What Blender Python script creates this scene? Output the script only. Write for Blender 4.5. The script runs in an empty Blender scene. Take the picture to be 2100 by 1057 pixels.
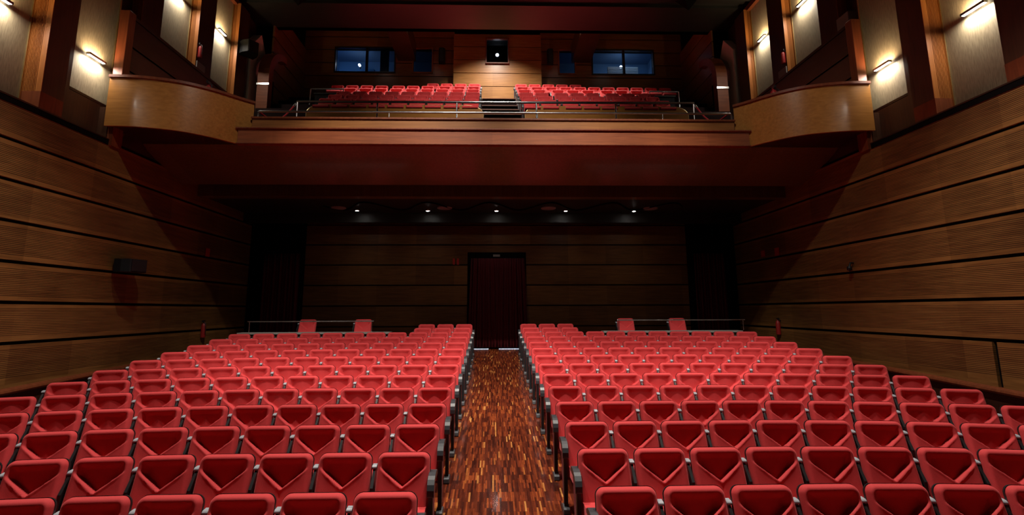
import bpy, math, random
from mathutils import Vector, Matrix
random.seed(7)
SC = bpy.context.scene
COL = SC.collection

# ---------------------------------------------------------------- camera
CZ = 2.3
PITCH, YAW, ROLL = 0.16174, 0.02735, -0.00349
FPX, CX, CY = 1044.0, 1038.16, 466.86
F = Vector((math.sin(YAW)*math.cos(PITCH), math.cos(YAW)*math.cos(PITCH), math.sin(PITCH)))
R0 = Vector((math.cos(YAW), -math.sin(YAW), 0)); U0 = R0.cross(F)
RR = R0*math.cos(ROLL) + U0*math.sin(ROLL); UU = U0*math.cos(ROLL) - R0*math.sin(ROLL)
cd = bpy.data.cameras.new('camera'); cam = bpy.data.objects.new('camera', cd); COL.objects.link(cam)
M = Matrix((RR, UU, -F)).transposed().to_4x4(); M.translation = Vector((0, 0, CZ)); cam.matrix_world = M
cd.sensor_fit = 'HORIZONTAL'; cd.sensor_width = 36; cd.lens = FPX/2100*36
cd.shift_x = (1050-CX)/2100; cd.shift_y = (CY-528.5)/2100
cd.clip_start = 0.05; cd.clip_end = 200
SC.camera = cam

# ---------------------------------------------------------------- world, exposure
w = bpy.data.worlds.new('world'); SC.world = w; w.use_nodes = True
w.node_tree.nodes['Background'].inputs[0].default_value = (.5, .55, .7, 1)
w.node_tree.nodes['Background'].inputs[1].default_value = .006
vs = SC.view_settings; vs.view_transform = 'Standard'; vs.look = 'None'; vs.gamma = 1; vs.exposure = 0.0
SC.cycles.max_bounces = 6; SC.cycles.diffuse_bounces = 3; SC.cycles.glossy_bounces = 3
SC.cycles.sample_clamp_indirect = 3.0; SC.cycles.use_denoising = True

# ---------------------------------------------------------------- house lights over the stalls (above the frame), then added fill spots
def light(name, kind, loc, target, energy, color=(1, 1, 1), parent=None, **k):
    d = bpy.data.lights.new(name, kind); d.energy = energy; d.color = color
    for a, b in k.items(): setattr(d, a, b)
    o = bpy.data.objects.new(name, d); COL.objects.link(o); o.location = loc
    o.rotation_euler = (Vector(target)-Vector(loc)).to_track_quat('-Z', 'Y').to_euler()
    if parent: o.parent = parent
    return o
WARM = (1, .9, .79)
for x, e in ((-3.0, 3100), (0.1, 2500), (3.2, 3100)):
    light('house_spot', 'SPOT', (x, 6.6, 12.2), (x*1.4, 5.8, .3), e*1.08, WARM, spot_size=math.radians(71), spot_blend=.65, shadow_soft_size=.10)
for x in (-1.2, 1.4):
    light('house_spot', 'SPOT', (x, 3.9, 12.1), (x*2.1, 12.2, 1.2), 4600, WARM, spot_size=math.radians(44), spot_blend=.7, shadow_soft_size=.10)
for x, tx, e in ((-1.5, -5.8, 850), (.1, .1, 1100), (1.7, 6.0, 850)):
    light('front_fill_spot', 'SPOT', (x, 4.2, 12.4), (tx, 10.9, 6.5), e, WARM, spot_size=math.radians(40), spot_blend=.9, shadow_soft_size=.12)  # added unseen spots that brighten the balcony fronts and boxes
# spots over the balcony seats, behind the edge of the front ceiling
light('balcony_spot', 'SPOT', (.15, 17.85, 13.9), (.15, 17.9, 9.2), 2000, WARM, spot_size=math.radians(120), spot_blend=.8, shadow_soft_size=.08)
for x in (-2.6, 2.9, -5.2, 5.4):
    light('balcony_spot', 'SPOT', (x, 17.75, 13.9), (x*(1.2 if abs(x) < 4 else .85), 16.4, 9.2), 1100, WARM, spot_size=math.radians(75), spot_blend=.8, shadow_soft_size=.08)
light('balcony_spot', 'SPOT', (.15, 10.8, 12.4), (.15, 15.6, 8.4), 1100, WARM, spot_size=math.radians(80), spot_blend=.8, shadow_soft_size=.08)  # added fill from the front for the lower rows and front panels

# ---------------------------------------------------------------- materials
def newmat(name):
    m = bpy.data.materials.new(name); m.use_nodes = True
    return m, m.node_tree, m.node_tree.nodes['Principled BSDF']
def N(nt, t, **k):
    n = nt.nodes.new(t)
    for a, b in k.items(): setattr(n, a, b)
    return n
def L(nt, a, b): nt.links.new(a, b)
def math_(nt, op, a, b=None, c=None):
    n = N(nt, 'ShaderNodeMath', operation=op)
    for i, v in enumerate((a, b, c)):
        if v is None: continue
        if isinstance(v, (int, float)): n.inputs[i].default_value = v
        else: L(nt, v, n.inputs[i])
    return n.outputs[0]
def ramp(nt, fac, stops):
    r = N(nt, 'ShaderNodeValToRGB'); e = r.color_ramp.elements
    while len(e) < len(stops): e.new(.5)
    for el, (p, c) in zip(e, stops): el.position = p; el.color = (*c, 1)
    L(nt, fac, r.inputs[0]); return r.outputs[0]
def mix(nt, fac, a, b, mode='MIX'):
    n = N(nt, 'ShaderNodeMix', data_type='RGBA', blend_type=mode)
    for s, v in ((0, fac), (6, a), (7, b)):
        if isinstance(v, (int, float)): n.inputs[s].default_value = v
        elif isinstance(v, tuple): n.inputs[s].default_value = (*v, 1)
        else: L(nt, v, n.inputs[s])
    return n.outputs[2]
def plain(name, c, rough=.5, metal=0., spec=.5, **k):
    m, nt, b = newmat(name)
    b.inputs['Base Color'].default_value = (*c, 1); b.inputs['Roughness'].default_value = rough
    b.inputs['Metallic'].default_value = metal; b.inputs['Specular IOR Level'].default_value = spec
    tc = N(nt, 'ShaderNodeTexCoord'); no = N(nt, 'ShaderNodeTexNoise'); no.inputs['Scale'].default_value = 40
    L(nt, tc.outputs['Object'], no.inputs['Vector'])
    r = math_(nt, 'MULTIPLY_ADD', no.outputs[0], .12, rough-.06); L(nt, r, b.inputs['Roughness'])
    return m
def wood(name, c1, c2, grain='Y', rough=.35, board=None, slots=None, coat=0., vary=.35, spec=.5):
    """grain: world axis the fibres follow; board=(axis, pitch, z0, pitch): tone change per board; slots=(z0, pitch, lo, hi, step)"""
    m, nt, b = newmat(name)
    g = N(nt, 'ShaderNodeNewGeometry'); sep = N(nt, 'ShaderNodeSeparateXYZ'); L(nt, g.outputs['Position'], sep.inputs[0])
    mp = N(nt, 'ShaderNodeMapping'); L(nt, g.outputs['Position'], mp.inputs[0])
    s = [14, 14, 14]; s['XYZ'.index(grain)] = .9; mp.inputs['Scale'].default_value = s
    n1 = N(nt, 'ShaderNodeTexNoise'); n1.inputs['Scale'].default_value = 1.6; n1.inputs['Detail'].default_value = 6; n1.inputs['Distortion'].default_value = .6
    L(nt, mp.outputs[0], n1.inputs['Vector'])
    n2 = N(nt, 'ShaderNodeTexNoise'); n2.inputs['Scale'].default_value = .9; n2.inputs['Detail'].default_value = 3
    L(nt, g.outputs['Position'], n2.inputs['Vector'])
    fac = math_(nt, 'MULTIPLY_ADD', n1.outputs[0], .9, 0.)
    fac = math_(nt, 'MULTIPLY_ADD', n2.outputs[0], .5, math_(nt, 'SUBTRACT', fac, .22))
    if board:
        ax, pa, z0, pz = board
        ia = math_(nt, 'FLOOR', math_(nt, 'DIVIDE', sep.outputs[ax], pa))
        iz = math_(nt, 'FLOOR', math_(nt, 'DIVIDE', math_(nt, 'SUBTRACT', sep.outputs['Z'], z0), pz))
        cv = N(nt, 'ShaderNodeCombineXYZ'); L(nt, ia, cv.inputs[0]); L(nt, iz, cv.inputs[1])
        wn = N(nt, 'ShaderNodeTexWhiteNoise', noise_dimensions='3D'); L(nt, cv.outputs[0], wn.inputs['Vector'])
        fac = math_(nt, 'ADD', fac, math_(nt, 'MULTIPLY', math_(nt, 'SUBTRACT', wn.outputs['Value'], .5), vary))
    col = ramp(nt, fac, [(.2, c2), (.75, c1)])
    h = n1.outputs[0]
    if slots:
        z0, pz, lo, hi, st = slots
        fr = math_(nt, 'FRACT', math_(nt, 'DIVIDE', math_(nt, 'SUBTRACT', sep.outputs['Z'], z0), pz))
        inb = math_(nt, 'MULTIPLY', math_(nt, 'GREATER_THAN', fr, lo), math_(nt, 'LESS_THAN', fr, hi))
        sl = math_(nt, 'GREATER_THAN', math_(nt, 'FRACT', math_(nt, 'DIVIDE', sep.outputs['Z'], st)), .62)
        sl = math_(nt, 'MULTIPLY', sl, inb)
        col = mix(nt, math_(nt, 'MULTIPLY', sl, .8), col, (.006, .003, .002))  # shade of the slot depth and black backing put into the colour
        h = math_(nt, 'SUBTRACT', 1, sl)
    L(nt, col, b.inputs['Base Color'])
    bp = N(nt, 'ShaderNodeBump'); bp.inputs['Strength'].default_value = .25 if slots else .06; bp.inputs['Distance'].default_value = .01
    L(nt, h, bp.inputs['Height']); L(nt, bp.outputs[0], b.inputs['Normal'])
    b.inputs['Roughness'].default_value = rough; b.inputs['Coat Weight'].default_value = coat; b.inputs['Coat Roughness'].default_value = .15
    b.inputs['Specular IOR Level'].default_value = spec
    return m
def emit(name, c, s, base=(.8, .8, .8)):
    m, nt, b = newmat(name)
    b.inputs['Base Color'].default_value = (*base, 1); b.inputs['Emission Color'].default_value = (*c, 1); b.inputs['Emission Strength'].default_value = s
    return m
def parquet(name):
    m, nt, b = newmat(name)
    g = N(nt, 'ShaderNodeNewGeometry'); sep = N(nt, 'ShaderNodeSeparateXYZ'); L(nt, g.outputs['Position'], sep.inputs[0])
    ix = math_(nt, 'FLOOR', math_(nt, 'DIVIDE', sep.outputs['X'], .021))
    # every strip is shifted a little within its course
    jit = N(nt, 'ShaderNodeTexWhiteNoise', noise_dimensions='1D'); L(nt, ix, jit.inputs['W'])
    yy = math_(nt, 'DIVIDE', math_(nt, 'ADD', sep.outputs['Y'], math_(nt, 'MULTIPLY', math_(nt, 'ROUND', math_(nt, 'MULTIPLY', jit.outputs['Value'], 1.6)), .09)), .24)
    iy = math_(nt, 'FLOOR', yy)
    cv = N(nt, 'ShaderNodeCombineXYZ'); L(nt, ix, cv.inputs[0]); L(nt, iy, cv.inputs[1])
    wn = N(nt, 'ShaderNodeTexWhiteNoise', noise_dimensions='3D'); L(nt, cv.outputs[0], wn.inputs['Vector'])
    col = ramp(nt, wn.outputs['Value'], [(0, (.04, .008, .005)), (.3, (.10, .018, .008)), (.72, (.20, .036, .012)), (.92, (.29, .06, .016)), (.965, (.42, .13, .032)), (1, (.62, .27, .075))])
    fx = math_(nt, 'FRACT', math_(nt, 'DIVIDE', sep.outputs['X'], .021)); fy = math_(nt, 'FRACT', yy)
    gap = math_(nt, 'MAXIMUM', math_(nt, 'LESS_THAN', fx, .07), math_(nt, 'LESS_THAN', fy, .025))
    mp = N(nt, 'ShaderNodeMapping'); mp.inputs['Scale'].default_value = (90, 6, 6); L(nt, g.outputs['Position'], mp.inputs[0])
    no = N(nt, 'ShaderNodeTexNoise'); no.inputs['Scale'].default_value = 1; no.inputs['Detail'].default_value = 3; L(nt, mp.outputs[0], no.inputs['Vector'])
    col = mix(nt, .6, col, ramp(nt, no.outputs[0], [(.25, (.35, .35, .35)), (.7, (1.25, 1.25, 1.25))]), 'MULTIPLY')
    col = mix(nt, math_(nt, 'MULTIPLY', gap, .6), col, (.012, .004, .002))
    L(nt, col, b.inputs['Base Color'])
    ro = math_(nt, 'MULTIPLY_ADD', no.outputs[0], .16, .17); L(nt, ro, b.inputs['Roughness'])
    b.inputs['Coat Weight'].default_value = .4; b.inputs['Coat Roughness'].default_value = .1
    bp = N(nt, 'ShaderNodeBump'); bp.inputs['Strength'].default_value = .25; bp.inputs['Distance'].default_value = .003
    L(nt, math_(nt, 'ADD', math_(nt, 'SUBTRACT', 1, gap), math_(nt, 'MULTIPLY', wn.outputs['Value'], .5)), bp.inputs['Height']); L(nt, bp.outputs[0], b.inputs['Normal'])
    return m
def fabric(name, c, sc=300, rough=.85, sheen=.3, vert=False):
    m, nt, b = newmat(name)
    tc = N(nt, 'ShaderNodeTexCoord'); no = N(nt, 'ShaderNodeTexNoise'); no.inputs['Scale'].default_value = sc; no.inputs['Detail'].default_value = 2
    mp = N(nt, 'ShaderNodeMapping'); L(nt, tc.outputs['Object'], mp.inputs[0]); L(nt, mp.outputs[0], no.inputs['Vector'])
    if vert: mp.inputs['Scale'].default_value = (1, 1, .12)
    col = mix(nt, .5, c, ramp(nt, no.outputs[0], [(.3, tuple(v*.6 for v in c)), (.7, tuple(min(1, v*1.35) for v in c))]))
    L(nt, col, b.inputs['Base Color']); b.inputs['Roughness'].default_value = rough
    b.inputs['Sheen Weight'].default_value = sheen; b.inputs['Sheen Roughness'].default_value = .4
    b.inputs['Sheen Tint'].default_value = (*[min(1, v*1.2+.2) for v in c], 1); b.inputs['Specular IOR Level'].default_value = .25
    bp = N(nt, 'ShaderNodeBump'); bp.inputs['Strength'].default_value = .2; bp.inputs['Distance'].default_value = .002
    L(nt, no.outputs[0], bp.inputs['Height']); L(nt, bp.outputs[0], b.inputs['Normal'])
    return m

Z0, PZ = 1.81, .645
M_SLOT = wood('slotted_wood', (.31, .150, .042), (.13, .055, .014), 'Y', .42, ('Y', 1.22, Z0, PZ), (Z0, PZ, .15, .86, .0285), vary=.3)
M_BACK = wood('back_wood', (.22, .10, .03), (.10, .04, .012), 'X', .4, ('X', 1.22, Z0, PZ), vary=.3)
M_DARK = wood('dark_red_wood', (.06, .024, .012), (.028, .011, .006), 'Z', .3)
M_DARKX = wood('dark_red_wood_long', (.048, .018, .010), (.022, .008, .005), 'Y', .32)
M_DARKR = wood('brown_lining', (.09, .034, .014), (.04, .015, .007), 'Z', .4)
M_BEAM = wood('beam_wood', (.055, .038, .02), (.03, .02, .01), 'Y', .3, coat=.5)
M_ORANGE = wood('orange_wood', (.42, .15, .035), (.26, .08, .016), 'Z', .35, coat=.2)
M_RED = wood('red_wood', (.22, .055, .018), (.11, .025, .009), 'Z', .45, spec=.3)
M_HONEY = wood('honey_wood', (.45, .20, .045), (.28, .11, .02), 'X', .33, coat=.2)
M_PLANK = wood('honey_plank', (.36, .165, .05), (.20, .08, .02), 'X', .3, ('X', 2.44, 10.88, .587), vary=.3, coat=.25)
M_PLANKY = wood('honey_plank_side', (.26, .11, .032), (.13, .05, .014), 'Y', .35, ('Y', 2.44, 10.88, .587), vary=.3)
M_FASC = wood('fascia_wood', (.34, .135, .036), (.20, .07, .018), 'X', .5, ('X', 1.22, 0, 9), vary=.15, spec=.25)
M_FASCR = wood('fascia_red_wood', (.30, .085, .028), (.15, .036, .012), 'X', .5, ('X', 2.44, 0, 9), vary=.25, spec=.25)
M_SOFF = wood('soffit_wood', (.15, .095, .04), (.085, .05, .02), 'Z', .28, ('X', 1.22, 0, 9), vary=.25, coat=.3)
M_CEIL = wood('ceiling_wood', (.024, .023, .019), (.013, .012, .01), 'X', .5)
M_BLACK = plain('black_gap', (.004, .003, .003), .8, spec=.08)
M_PARQ = parquet('parquet')
M_CREAM = fabric('cream_fabric', (.30, .245, .155), 60, .7, .25, True)
M_BRASS = plain('brass_edge', (.75, .6, .32), .3, 1.)
M_STEEL = plain('steel', (.72, .72, .72), .22, 1.)
M_SEAT = fabric('red_fabric', (.58, .048, .052), 500, .8, .5)
M_SEATD = fabric('dark_red_panel', (.20, .012, .016), 400, .8, .2)
M_PLAS = plain('black_plastic', (.012, .012, .014), .45)
M_ARM = plain('grey_armrest', (.04, .042, .048), .38)
M_CAP = plain('pale_grey_cap', (.34, .36, .40), .4)
M_FOOT = plain('foot_grey', (.10, .105, .115), .35)
M_SPK = plain('speaker_black', (.012, .014, .017), .65, spec=.3)
M_CARP = plain('dark_carpet', (.022, .012, .012), .95, spec=.1)
M_REDP = plain('extinguisher_red', (.32, .015, .015), .45)
M_SIGN = plain('sign_red', (.5, .03, .02), .5)
M_WHITE = plain('white_plastic', (.7, .7, .7), .5)
M_GREY = plain('grey_paint', (.30, .27, .25), .8)
M_PALE = plain('pale_grey_paint', (.78, .74, .70), .8)
M_CURT = fabric('curtain_red', (.10, .006, .010), 200, .9, .2)
M_ROPE = fabric('rope_red', (.45, .02, .03), 300, .8, .3)
M_BARUP = emit('sconce_glow', (1, .97, .92), 14)
M_LAMP = emit('downlight_glow', (1, .95, .88), 60)
M_BLUE = plain('booth_blue_tint', (.12, .22, .36), .8)  # blue of the room light put into the wall and desk colour
M_GLOWW = emit('booth_lamp_glow', (.85, .92, 1), 25)
m_, nt_, b_ = newmat('booth_glass'); M_GLASS = m_
b_.inputs['Base Color'].default_value = (.8, .88, 1, 1); b_.inputs['Transmission Weight'].default_value = 1; b_.inputs['Roughness'].default_value = .02; b_.inputs['IOR'].default_value = 1.1

# ---------------------------------------------------------------- mesh helpers
class MB:
    def __init__(s): s.v = []; s.f = []; s.m = []; s.sm = []
    def add(s, vs_, fs, mi=0, smooth=False):
        o = len(s.v); s.v += [tuple(v) for v in vs_]
        for f in fs: s.f.append([i+o for i in f]); s.m.append(mi); s.sm.append(smooth)
        return s
    def box(s, x0, x1, y0, y1, z0, z1, mi=0):
        x0, x1 = sorted((x0, x1)); y0, y1 = sorted((y0, y1)); z0, z1 = sorted((z0, z1))
        v = [(x, y, z) for x in (x0, x1) for y in (y0, y1) for z in (z0, z1)]
        return s.add(v, [(0, 1, 3, 2), (4, 6, 7, 5), (0, 4, 5, 1), (2, 3, 7, 6), (0, 2, 6, 4), (1, 5, 7, 3)], mi)
    def prism(s, pts, ax, a, b, mi=0, smooth=False):
        """2D outline pts extruded along axis ax from a to b (pts in the other two axes, in xyz order)"""
        def P(p, t):
            q = list(p); q.insert('XYZ'.index(ax), t); return q
        n = len(pts); v = [P(p, a) for p in pts]+[P(p, b) for p in pts]
        s.add(v, [[i, (i+1) % n, (i+1) % n+n, i+n] for i in range(n)], mi, smooth)
        return s.add(v, [list(range(n))[::-1], list(range(n, 2*n))], mi)
    def tube(s, pts, r, n=10, mi=0, cap=True):
        pts = [Vector(p) for p in pts]; rings = []; up = None
        for i, p in enumerate(pts):
            t = ((pts[min(i+1, len(pts)-1)]-p).normalized()+(p-pts[max(i-1, 0)]).normalized()).normalized()
            if up is None: up = Vector((0, 0, 1)) if abs(t.z) < .9 else Vector((1, 0, 0))
            a = t.cross(up).normalized(); b = a.cross(t).normalized(); up = b
            rings.append([p+(a*math.cos(q)+b*math.sin(q))*r for q in [2*math.pi*k/n for k in range(n)]])
        v = [x for rg in rings for x in rg]; f = []
        for i in range(len(rings)-1):
            for k in range(n): f.append((i*n+k, i*n+(k+1) % n, (i+1)*n+(k+1) % n, (i+1)*n+k))
        s.add(v, f, mi, True)
        if cap: s.add(rings[0], [list(range(n))[::-1]], mi); s.add(rings[-1], [list(range(n))], mi)
        return s
    def lathe(s, prof, c=(0, 0, 0), n=20, mi=0):
        """(r, z) profile round a vertical axis at c"""
        v = []; f = []
        for r, z in prof:
            for k in range(n): a = 2*math.pi*k/n; v.append((c[0]+r*math.cos(a), c[1]+r*math.sin(a), c[2]+z))
        for i in range(len(prof)-1):
            for k in range(n): f.append((i*n+k, i*n+(k+1) % n, (i+1)*n+(k+1) % n, (i+1)*n+k))
        return s.add(v, f, mi, True)
    def build(s, name, mats, parent=None, origin=None, bevel=0, kind=None, label=None, cat=None, group=None):
        if not isinstance(mats, (list, tuple)): mats = [mats]
        if origin is None:
            xs, ys, zs = zip(*s.v); origin = ((min(xs)+max(xs))/2, (min(ys)+max(ys))/2, min(zs))
        if parent is not None: origin = tuple(parent.get('_w', (0, 0, 0)))
        me = bpy.data.meshes.new(name); me.from_pydata([(x-origin[0], y-origin[1], z-origin[2]) for x, y, z in s.v], [], s.f)
        for m in mats: me.materials.append(m)
        for p, mi, sm in zip(me.polygons, s.m, s.sm): p.material_index = mi; p.use_smooth = sm
        me.update()
        o = bpy.data.objects.new(name, me); COL.objects.link(o)
        if parent is not None: o.parent = parent
        else: o.location = origin
        o['_w'] = origin
        if bevel:
            b = o.modifiers.new('bevel', 'BEVEL'); b.width = bevel; b.segments = 2; b.limit_method = 'ANGLE'
        tag(o, label, cat, group, kind); return o
def tag(o, label=None, cat=None, group=None, kind=None):
    for k, v in (('label', label), ('category', cat), ('group', group), ('kind', kind)):
        if v: o[k] = v
    return o
def thing(name, label, cat, loc=(0, 0, 0), rz=0, group=None):
    o = bpy.data.objects.new(name, None); COL.objects.link(o); o.location = loc; o.rotation_euler = (0, 0, rz); o.empty_display_size = .1
    o['_w'] = tuple(loc) if rz == 0 else (0, 0, 0)
    return tag(o, label, cat, group)
def copy_tree(o, parent=None):
    c = o.copy(); COL.objects.link(c); c.parent = parent
    for ch in list(o.children): copy_tree(ch, c)
    return c

# ---------------------------------------------------------------- the geometry of the rows
XC, XS, RAD, D0, RP = .1318, 2.5712, 13.013, 4.3534, .8511
AL, AR, PW = .5836, .7971, .55
def top_z(i): return CZ-1.4031+.0753*i+.00018*i*i
def drop(x):
    t = abs(x-XC)-XS
    return 0 if t <= 0 else (1-math.cos(t/RAD))*RAD
def floor_z(x, y):
    i = (y+drop(x)-D0)/RP
    return top_z(max(i, -9) if i > 0 else 0)-.88+(.0753*i if i < 0 else 0)
XLW, XRW = -7.7, 7.9
H = .1

# ---------------------------------------------------------------- floor
g = MB(); xs = [XLW-.1+(XRW-XLW+.2)*k/60 for k in range(61)]; ys = [-4+20.6*k/60 for k in range(61)]
g.add([(x, y, floor_z(x, y)) for y in ys for x in xs], [(j*61+i, j*61+i+1, (j+1)*61+i+1, (j+1)*61+i) for j in range(60) for i in range(60)], 0, True)
g.build('floor', M_PARQ, kind='structure', label='glossy red-brown parquet floor of short strips rising to the back')

# ---------------------------------------------------------------- side walls
def side_wall(name, s, X):
    """s = +1: the hall lies on the +X side (left wall)"""
    w_ = MB(); yA, yB = -3.0, 16.3
    # black backing, slotted boards with black gaps between them
    w_.box(X-s*.34, X-s*.05, yA, yB, -.6, 5.60, 1)
    zs = [1.02]+[Z0+PZ*k for k in range(7)]
    for k in range(7):
        lo, hi = zs[k]+(.028 if k else 0), zs[k+1]-.028
        if k == 0 and s < 0:
            w_.box(X-s*.06, X, yA, 7.955, lo, hi, 0); w_.box(X-s*.06, X, 8.035, yB, lo, hi, 0)
        else: w_.box(X-s*.06, X, yA, yB, lo, hi, 0)
    w_.box(X-s*.34, X-s*.06, 10.0, 16.3, 5.5, 6.4, 2)
    lab = 'left' if s > 0 else 'right'
    w_.build(name, [M_SLOT, M_BLACK, M_DARK, M_PLANKY], kind='structure', label=lab+' side wall of slotted wooden boards with black gaps')
    w_ = MB()
    # upper wall above the ledge, up to the box balcony
    w_.box(X-s*.9, X-s*.37, yA, 10.32, 5.5, 12.6, 2)
    w_.build(name+'_upper', [M_SLOT, M_BLACK, M_DARK], kind='structure', label=lab+' upper side wall behind the cream panels'); w_ = MB()
    # wall of the side gallery, then the return to the balcony's own side wall
    XG = X-s*.8
    w_.box(XG-s*.2, XG, 10.32, 17.2, 5.9, 12.6, 2)
    w_.build(name+'_gallery', [M_SLOT, M_BLACK, M_DARK], kind='structure', label=lab+' dark wall behind the side gallery'); w_ = MB()
    w_.box(XG-s*.2, X-s*.22, 17.45, 20.4, 5.9, 14.6, 1)
    for k in range(7):
        z = 9.12+.587*k
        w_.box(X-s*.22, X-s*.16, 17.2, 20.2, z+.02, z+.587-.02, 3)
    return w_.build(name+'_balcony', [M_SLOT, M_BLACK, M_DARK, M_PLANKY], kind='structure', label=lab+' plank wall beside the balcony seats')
side_wall('wall_left', 1, XLW); side_wall('wall_right', -1, XRW)
def side_trims(n, s, X, word):
    # ledge above the slotted boards
    t = MB(); t.box(X-s*.34, X+s*.012, -3, 10.0, 5.60, 5.72, 0); t.box(X-s*.04, X+s*.02, -3, 10.0, 5.70, 5.725, 1); t.box(X-s*.05, X-s*.03, 10, 16.3, 5.60, 5.72, 0)
    t.build('trim_%d' % n, [M_BLACK, M_DARKX], kind='structure', label='black ledge along the top of the %s slotted wall' % word)
    t = MB()
    def zl(y): return 1.05+.035*(y-8)
    yA, yB = 2, 16.3
    v = []
    for y in (yA, yB):
        z = zl(y); v += [(X-s*.04, y, z-.05), (X+s*.07, y, z-.05), (X+s*.085, y, z-.02), (X+s*.07, y, z+.01), (X+s*.02, y, z+.04), (X-s*.04, y, z+.04)]
    t.add(v, [(i, (i+1) % 6, (i+1) % 6+6, i+6) for i in range(6)]+[(0, 1, 2, 3, 4, 5), (6, 7, 8, 9, 10, 11)], 0)
    t.build('trim_%d' % (n+1), M_RED, kind='structure', label='reddish wooden rail along the foot of the %s slotted wall' % word)
    b = MB(); v = []; ny = 30
    for k in range(ny+1):
        y = 0+16.3*k/ny; v += [(X+s*.02, y, floor_z(X, y)-.05), (X+s*.02, y, zl(y))]
    b.add(v, [(2*k, 2*k+2, 2*k+3, 2*k+1) for k in range(ny)], 0)
    b.build('baseboard_'+word, M_DARKX, kind='structure', label='tall dark wooden skirting under the %s slotted wall' % word)
side_trims(1, 1, XLW, 'left'); side_trims(3, -1, XRW, 'right')

# ---------------------------------------------------------------- upper wall panels, pilasters and sconces
def fabric_panel(s, X, y0, y1, z0, z1, label, sill=False):
    t = thing('fabric_wall_panel', label, 'wall panel', (X, (y0+y1)/2, z0), group='cream fabric wall panels')
    MB().box(X-s*.02, X+s*.02, y0, y1, z0, z1).build('fabric_sheet', M_CREAM, t)
    MB().box(X-s*.02, X+s*.04, y1-.005, y1+.02, z0, z1).build('edge_strip', M_BRASS, t)
    if sill: MB().box(X-s*.02, X+s*.10, y0-.03, y1+.06, z0-.05, z0).build('sill', M_DARKX, t)
    return t
def pilaster(s, X, y0, y1, z0, z1, d, label):
    t = thing('fluted_pilaster', label, 'pilaster', (X, (y0+y1)/2, z0), group='fluted pilasters on the side walls')
    m = MB(); m.box(X-s*.02, X+s*d, y0+.012, y1, z0+.42, z1, 1)
    # fluted strip on the face towards the stage
    m.box(X-s*.02, X+s*.03, y0, y0+.012, z0+.42, z1, 0); m.box(X+s*(d-.10), X+s*d, y0, y0+.012, z0+.42, z1, 0)
    nf = 9; wv = (d-.13)/nf
    for k in range(nf):
        a = .03+wv*k
        pts = [(X+s*(a+wv*.15), y0+.012), (X+s*(a+wv*.25), y0-.004), (X+s*(a+wv*.75), y0-.004), (X+s*(a+wv*.85), y0+.012)]
        m.prism(pts, 'Z', z0+.42, z1, 0)
    m.build('shaft', [M_ORANGE, M_DARKR], t)  # orange stage face, dark brown sides: sconce light and shade put into the colours
    MB().box(X-s*.02, X+s*(d+.004), y0-.006, y1+.003, z0, z0+.42).build('plinth', M_RED, t)
    return t
def sconce(s, X, y, z, label, k=1.0):
    t = thing('wall_sconce', label, 'wall light', (X, y, z), group='bar shaped wall lights')
    h = .21
    m = MB(); m.box(X+s*.075, X+s*.135, y-h, y+h, z-.004, z+.004)
    m.box(X+s*.13, X+s*.142, y-h, y+h, z-.022, z+.022)
    for a in (-1, 1): m.box(X+s*.07, X+s*.142, y+a*h-.008, y+a*h+.008, z-.022, z+.022)
    m.build('housing', M_STEEL, t)
    b = MB(); b.box(X+s*.02, X+s*.08, y-.07, y+.07, z-.012, z+.012); b.build('bracket', M_STEEL, t)
    MB().box(X+s*.08, X+s*.128, y-h+.01, y+h-.01, z+.005, z+.014).build('upper_tube', M_BARUP, t)
    MB().box(X+s*.08, X+s*.13, y-h+.01, y+h-.01, z-.026, z-.005).build('lower_tube', M_BARUP, t)
    for dz, en, c in ((.03, 10*k, (1, .72, .40)), (-.04, 20*k, (1, .90, .76))):
        l = light('sconce_light', 'AREA', (s*.105, 0, dz), (s*.105, 0, dz*10), en, c, parent=t, shape='RECTANGLE', size=.04, size_y=.42)
        l.rotation_euler = (math.pi if dz > 0 else 0, 0, 0)
    return t
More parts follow.
